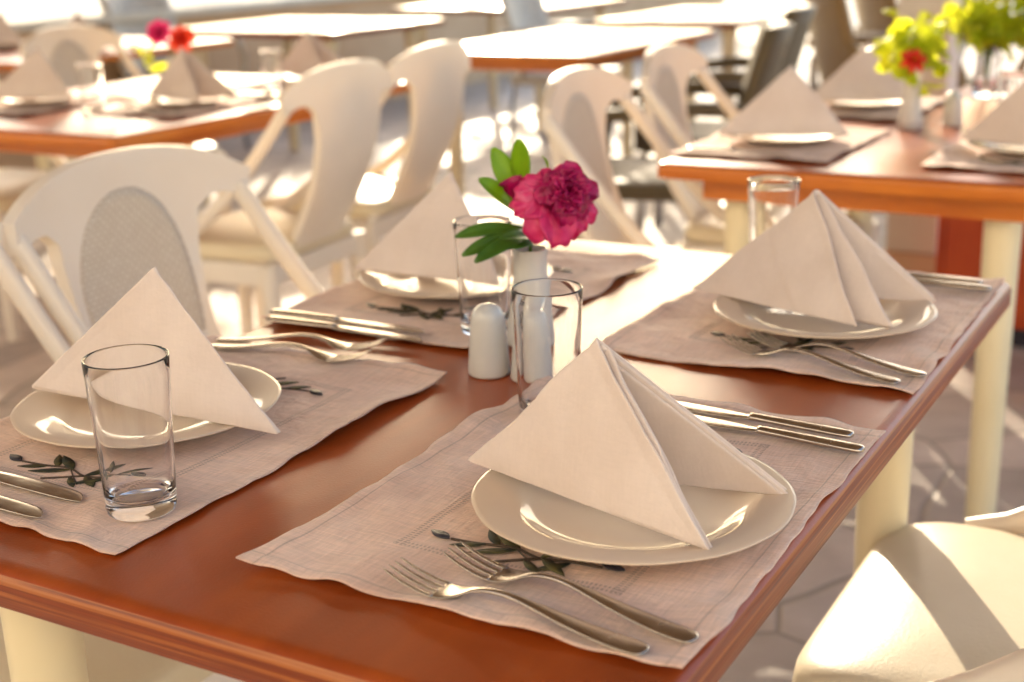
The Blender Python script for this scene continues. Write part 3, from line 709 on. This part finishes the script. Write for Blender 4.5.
# ------------------------------------------------------------------ settings on the background tables
def bg_setting(n_label, p_label, x, y, facing, where):
    placemat('linen placemat ' + where, x, y, 0 if facing > 0 else pi, .165, int(abs(x * y) * 100), .7512, True)
    plate(x + .0, y, .7535, p_label)
    f = facing
    napkin(n_label, (x - f * .14, y - .01, T + .026), (x - f * .01, y + .0, T + .166), (x + f * .12, y - .085, T + .026), (x + f * .125, y + .07, T + .026), seed=int(abs(x * 31 + y * 17) * 10), n=14)
def bg_cut(x, y, f, where):
    cutlery(FM, 'table_fork', (x + f * .13, y - f * .17), (x - f * .07, y - f * .165), 'fork ' + where)
    cutlery(KM, 'table_knife', (x + f * .14, y + f * .19), (x - f * .07, y + f * .195), 'knife ' + where)
bg_setting('brownish napkin pyramid at the near left corner of the orange table', 'plate under the left front napkin of the orange table', -.925, 2.80, -1, 'under the near left napkin of the orange table')
bg_setting('blurred napkin pyramid second from the left on the orange table', 'plate under the second napkin of the orange table', -.930, 3.42, -1, 'under the second napkin of the orange table')
bg_setting('napkin pyramid cut by the right frame edge on the orange table', 'plate at the right frame edge on the orange table', -.425, 2.82, 1, 'at the right frame edge on the orange table')
bg_cut(-.925, 2.80, -1, 'beside the near left napkin of the orange table'); bg_cut(-.93, 3.42, -1, 'beside the second napkin of the orange table'); bg_cut(-.425, 2.82, 1, 'beside the napkin cut by the right frame edge')
bg_setting('tan napkin pyramid at the far left of the left background table', 'plate under the tan napkin at far left', -3.13, 2.78, -1, 'under the tan napkin at far left')
bg_setting('pinkish napkin pyramid in front of the small pink flowers', 'plate under the napkin in front of the small pink flowers', -2.68, 2.90, 1, 'under the napkin in front of the pink flowers')
bg_setting('napkin tip showing behind the rail of a cream chair', 'plate under the napkin behind the chair rail', -2.72, 3.52, 1, 'under the napkin behind the chair rail')
bg_setting('pale napkin peak behind the left white chair back', 'plate behind the left white chair back', -4.50, 4.25, 1, 'on the table behind the white chair backs')
bg_setting('napkin peak cut by the left frame edge at the top', 'plate at the top left frame edge', -5.02, 4.28, -1, 'at the top left frame edge')
bg_cut(-3.13, 2.78, -1, 'beside the tan napkin at far left'); bg_cut(-2.68, 2.90, 1, 'beside the napkin in front of the pink flowers'); bg_cut(-2.72, 3.52, 1, 'beside the napkin behind the chair rail')
tumbler(-2.86, 2.72, .7505, 'clear glass between two napkins on the left background table')
tumbler(-2.62, 3.20, .7505, 'clear glass on the left background table near the chair rail')
tumbler(-.52, 3.10, .7505, 'clear glass on the orange table by the leafy vases')
tumbler(-.46, 3.36, .7505, 'clear glass on the orange table at the far right edge')
def white_vase(x, y, label, h=.11):
    bm = bmesh.new(); k = h / .11
    lathe(bm, [(0, 0), (.026, 0), (.0285, .002 * k), (.0275, .02 * k), (.0225, .05 * k), (.0190, .08 * k), (.0185, .100 * k), (.0195, .110 * k), (.0170, .1095 * k), (.0165, .06 * k), (0, .055 * k)], 28)
    o = obj('bud_vase', bm, M_white, sharp=60); o.location = (x, y, .7502); return tag(o, label, 'vase')
white_vase(-.735, 3.10, 'white vase on the orange table under the red flower', .11)
white_vase(-2.93, 3.12, 'white vase behind the pinkish napkin holding pink and red flowers', .10)
shk = shaker(-.66, 3.18, 'white shaker on the orange table beside the red flower vase')
# red flower with yellow-green leaves
def leafball(bm, C, n, rad, ln, wd, rr):
    for _ in range(n):
        d = Vector((rr.gauss(0, 1), rr.gauss(0, 1), rr.gauss(0, .9))).normalized(); p = C + Vector((d.x * rad[0], d.y * rad[1], d.z * rad[2])) * rr.uniform(.25, 1)
        q = Vector((rr.gauss(0, 1), rr.gauss(0, 1), rr.gauss(0, .7) - .2)).normalized(); s = q.cross(Vector((rr.gauss(0, 1), rr.gauss(0, 1), rr.gauss(0, 1)))).normalized(); l = ln * rr.uniform(.7, 1.3)
        nn = s.cross(q)
        vs = []
        for f, k in ((0, .1), (.25, .8), (.55, 1.), (.85, .6), (1, .05)):
            c = p + q * l * f + nn * sin(f * pi) * l * .1
            vs.append((bm.verts.new(c + s * wd * k), bm.verts.new(c - s * wd * k)))
        for a_, b_ in zip(vs, vs[1:]): bm.faces.new((a_[0], b_[0], b_[1], a_[1]))
fl = thing('red_flower', 'small red flower with bright yellow-green leaves on the orange table', 'flower', (-.735, 3.10, .775))
bm = bmesh.new(); leafball(bm, Vector((0, 0, .155)), 85, (.075, .075, .085), .055, .016, random.Random(5)); obj('leaves', bm, M_leafy, fl)
bm = bmesh.new(); ax = Vector((.4, -.8, .35))
for (npet, pol, ln) in ((4, .4, .024), (6, .9, .028), (7, 1.4, .030)):
    for k in range(npet): petal(bm, Vector((.012, -.058, .130)), ax, 2 * pi * k / npet + pol, pol, ln, .009, .002, .4, .3, rr, 5)
obj('petals', bm, M_red, fl)
bm = bmesh.new(); sweep(bm, [(0, 0, .01), (0, 0, .09), (.008, -.03, .125)], .002, 6); obj('stem', bm, M_leafd, fl)
fl = thing('mixed_flowers', 'small pink and red blooms in the left background', 'flower', (-2.93, 3.12, .80))
for nm, mm, c in (('pink_petals', M_petal_pale, Vector((-.02, -.02, .128))), ('red_petals', M_red, Vector((.045, .0, .110)))):
    bm = bmesh.new()
    for (npet, pol, ln) in ((4, .4, .035), (6, .9, .040), (7, 1.4, .042)):
        for k in range(npet): petal(bm, c, ax, 2 * pi * k / npet + pol, pol, ln, .014, .002, .4, .3, rr, 5)
    obj(nm, bm, mm, fl)
bm = bmesh.new(); leafball(bm, Vector((-.08, -.03, .06)), 9, (.02, .02, .06), .06, .012, random.Random(8)); obj('leaves', bm, M_leafy, fl)
bm = bmesh.new(); sweep(bm, [(0, 0, .01), (0, 0, .08), (-.02, -.02, .125)], .002, 6); sweep(bm, [(.004, 0, .01), (.01, 0, .07), (.045, .0, .106)], .002, 6); obj('stem', bm, M_leafd, fl)
# cabinet with leafy branches in glass vases
cb = thing('wooden_cabinet', 'orange-red painted wooden cabinet behind the right-hand laid table', 'cabinet', (-.45, 4.16, 0))
bm = bmesh.new(); box(bm, -.40, .45, -.17, .17, .06, .68, .006); obj('body', bm, M_redwood, cb, False)
bm = bmesh.new(); box(bm, -.42, .47, -.19, .19, .683, .71, .005); obj('top', bm, M_redwood, cb, False)
bm = bmesh.new(); box(bm, -.36, .41, -.14, .14, 0, .058); obj('plinth', bm, M_emb_dark, cb, False)
bm = bmesh.new(); box(bm, -.37, .02, -.190, -.172, .10, .65, .004); obj('door', bm, M_redwood, cb, False)
bm = bmesh.new(); box(bm, .03, .42, -.190, -.172, .10, .65, .004); obj('door', bm, M_redwood, cb, False)
def branch_vase(x, y, z, label, h, seed, spread, nb=6):
    bm = bmesh.new(); lathe(bm, [(0, 0), (.035, 0), (.038, .004), (.034, .06), (.030, .12), (.034, .16), (.032, .16), (.028, .12), (.031, .06), (.034, .012), (0, .010)], 32)
    o = obj('glass_vase', bm, M_glass); o.location = (x, y, z); tag(o, 'clear glass vase under the ' + label, 'vase', 'glass vases of leafy branches')
    t = thing('leafy_branches', label, 'branches', (x, y, z), 0, 'bright leafy branches in vases')
    q = random.Random(seed); lb = bmesh.new(); sb = bmesh.new()
    for k in range(nb):
        a = 2 * pi * k / nb + q.random(); e = Vector((cos(a) * spread * q.uniform(.5, 1), sin(a) * spread * q.uniform(.5, 1), h * q.uniform(.6, 1)))
        P = [Vector((0, 0, .02)), Vector((e.x * .15, e.y * .15, .15)), Vector((e.x * .6, e.y * .6, e.z * .6)), e]
        sweep(sb, P, [.0028, .0025, .002, .001], 5)
        for f in (.45, .65, .8, .92, 1.05): leafball(lb, P[1].lerp(e, f), 4, (.05, .05, .045), .065, .019, q)
    obj('leaves', lb, M_leafy, t); obj('stems', sb, M_leafd, t)
branch_vase(-.76, 4.08, .711, 'low bright yellow-green branches to the right of the column', .26, 4, .14, 7)
branch_vase(-.60, 4.12, .711, 'taller bright green branches at the top right frame edge', .42, 9, .20, 10)

# ------------------------------------------------------------------ wicker and metal chairs in the far background
def make_wicker(label, m, group):
    t = thing('wicker_armchair', label, 'armchair', (0, 0, 0), 0, group)
    bm = bmesh.new(); box(bm, -.24, .26, -.26, .26, .38, .44, .02); obj('seat', bm, m, t, False)
    bm = bmesh.new(); grid(bm, 12, 8, lambda u, v: (-.22 - .13 * v + .25 * (u - .5) ** 2, (u - .5) * .52, .44 + .46 * v)); o = obj('backrest', bm, m, t); solid(o, .035)
    for sy in (-1, 1):
        bm = bmesh.new(); sweep(bm, [(-.26, sy * .27, .66), (-.05, sy * .29, .67), (.2, sy * .29, .65), (.25, sy * .285, .55), (.25, sy * .28, .40)], .022, 8); obj('armrest', bm, m, t)
        for x in (-.22, .24):
            bm = bmesh.new(); sweep(bm, [(x, sy * .24, .38), (x * 1.08, sy * .25, 0)], .018, 8); obj('leg', bm, M_aluminium, t)
    return t
GW = 'wicker armchairs round the far tables'
w0 = make_wicker('dark olive wicker armchair right of centre, nearest of its row', M_wicker, GW); w0.location = (-1.72, 4.10, 0); w0.rotation_euler = (0, 0, radians(200))
def wick(x, y, deg, label, src=None): return dup(src or w0, (x, y, 0), radians(deg), label, GW)
wick(-1.93, 5.0, 195, 'dark wicker armchair second in the row right of centre')
w1 = make_wicker('tan wicker chair back left of the column, nearer one', M_wickertan, GW); w1.location = (-1.62, 6.25, 0); w1.rotation_euler = (0, 0, radians(35))
wick(-1.62, 7.05, 35, 'tan wicker chair back left of the column, further one', w1)
wick(-.7, 6.4, 160, 'tan wicker armchair beyond the leafy branches', w1)

# ------------------------------------------------------------------ trees added out of frame to dapple the low sun
M_bark = mat('bark', (.12, .08, .05), .9); vary(M_bark, [(.3, (.08, .055, .035)), (.7, (.17, .12, .08))], 8, 5, (1, 1, .3)); noisebump(M_bark, 12, .8, .02)
M_crown = mat('tree_leaf', (.05, .09, .02), .5); vary(M_crown, [(.3, (.03, .07, .012)), (.7, (.08, .12, .025))], 3); translucent(M_crown, (.25, .4, .04), .3)
def dapple_tree(x, y, h, rad, seed, label, n):
    t = thing('dapple_tree', label, 'dapple_tree', (x, y, -.05), 0, 'unseen trees added to dapple the sun'); q = random.Random(seed)
    tb = bmesh.new(); lb = bmesh.new()
    sweep(tb, [(0, 0, 0), (.05, .03, h * .3), (-.05, .08, h * .55), (.02, 0, h * .8)], [.14, .11, .08, .04], 10)
    for k in range(9):
        a = 2.4 * k; z0 = h * (.35 + .05 * k); e = Vector((cos(a) * rad * .75, sin(a) * rad * .75, z0 + rad * .4))
        sweep(tb, [(0, .03, z0), (e.x * .5, e.y * .5, z0 + rad * .12), e], [.05, .035, .012], 6)
        leafball(lb, e, n // 12, (rad * .42, rad * .42, rad * .34), .20, .06, q)
    leafball(lb, Vector((0, 0, h * .72)), n // 3, (rad, rad, h * .3), .20, .06, q)
    obj('trunk', tb, M_bark, t); obj('crown', lb, M_crown, t)
dapple_tree(-10.6, 15.2, 5.6, 2.2, 3, 'unseen leafy crown added to dapple the sun, left of the pair', 800)
dapple_tree(-8.0, 17.6, 6.0, 2.3, 4, 'unseen leafy crown added to dapple the sun, right of the pair', 800)

M_palemesh = mat('pale_blue_grey_mesh', (.55, .5, .44), .4); vary(M_palemesh, [(.3, (.48, .43, .37)), (.7, (.64, .59, .52))], 30)
w2 = make_wicker('pale grey armchair right of the furthest pale table, nearer one', M_palemesh, 'pale grey armchairs in the far background'); w2.location = (-1.80, 6.9, 0); w2.rotation_euler = (0, 0, radians(180))
def palec(x, y, deg, label):
    o = dup(w2, (x, y, 0), radians(deg), label)
palec(-3.55, 6.9, 5, 'pale grey armchair left of the furthest pale table')
palec(-1.8, 7.6, 185, 'pale grey armchair right of the furthest pale table, further one')
palec(-5.6, 6.0, 0, 'pale grey armchair between the reddish table and the parapet')
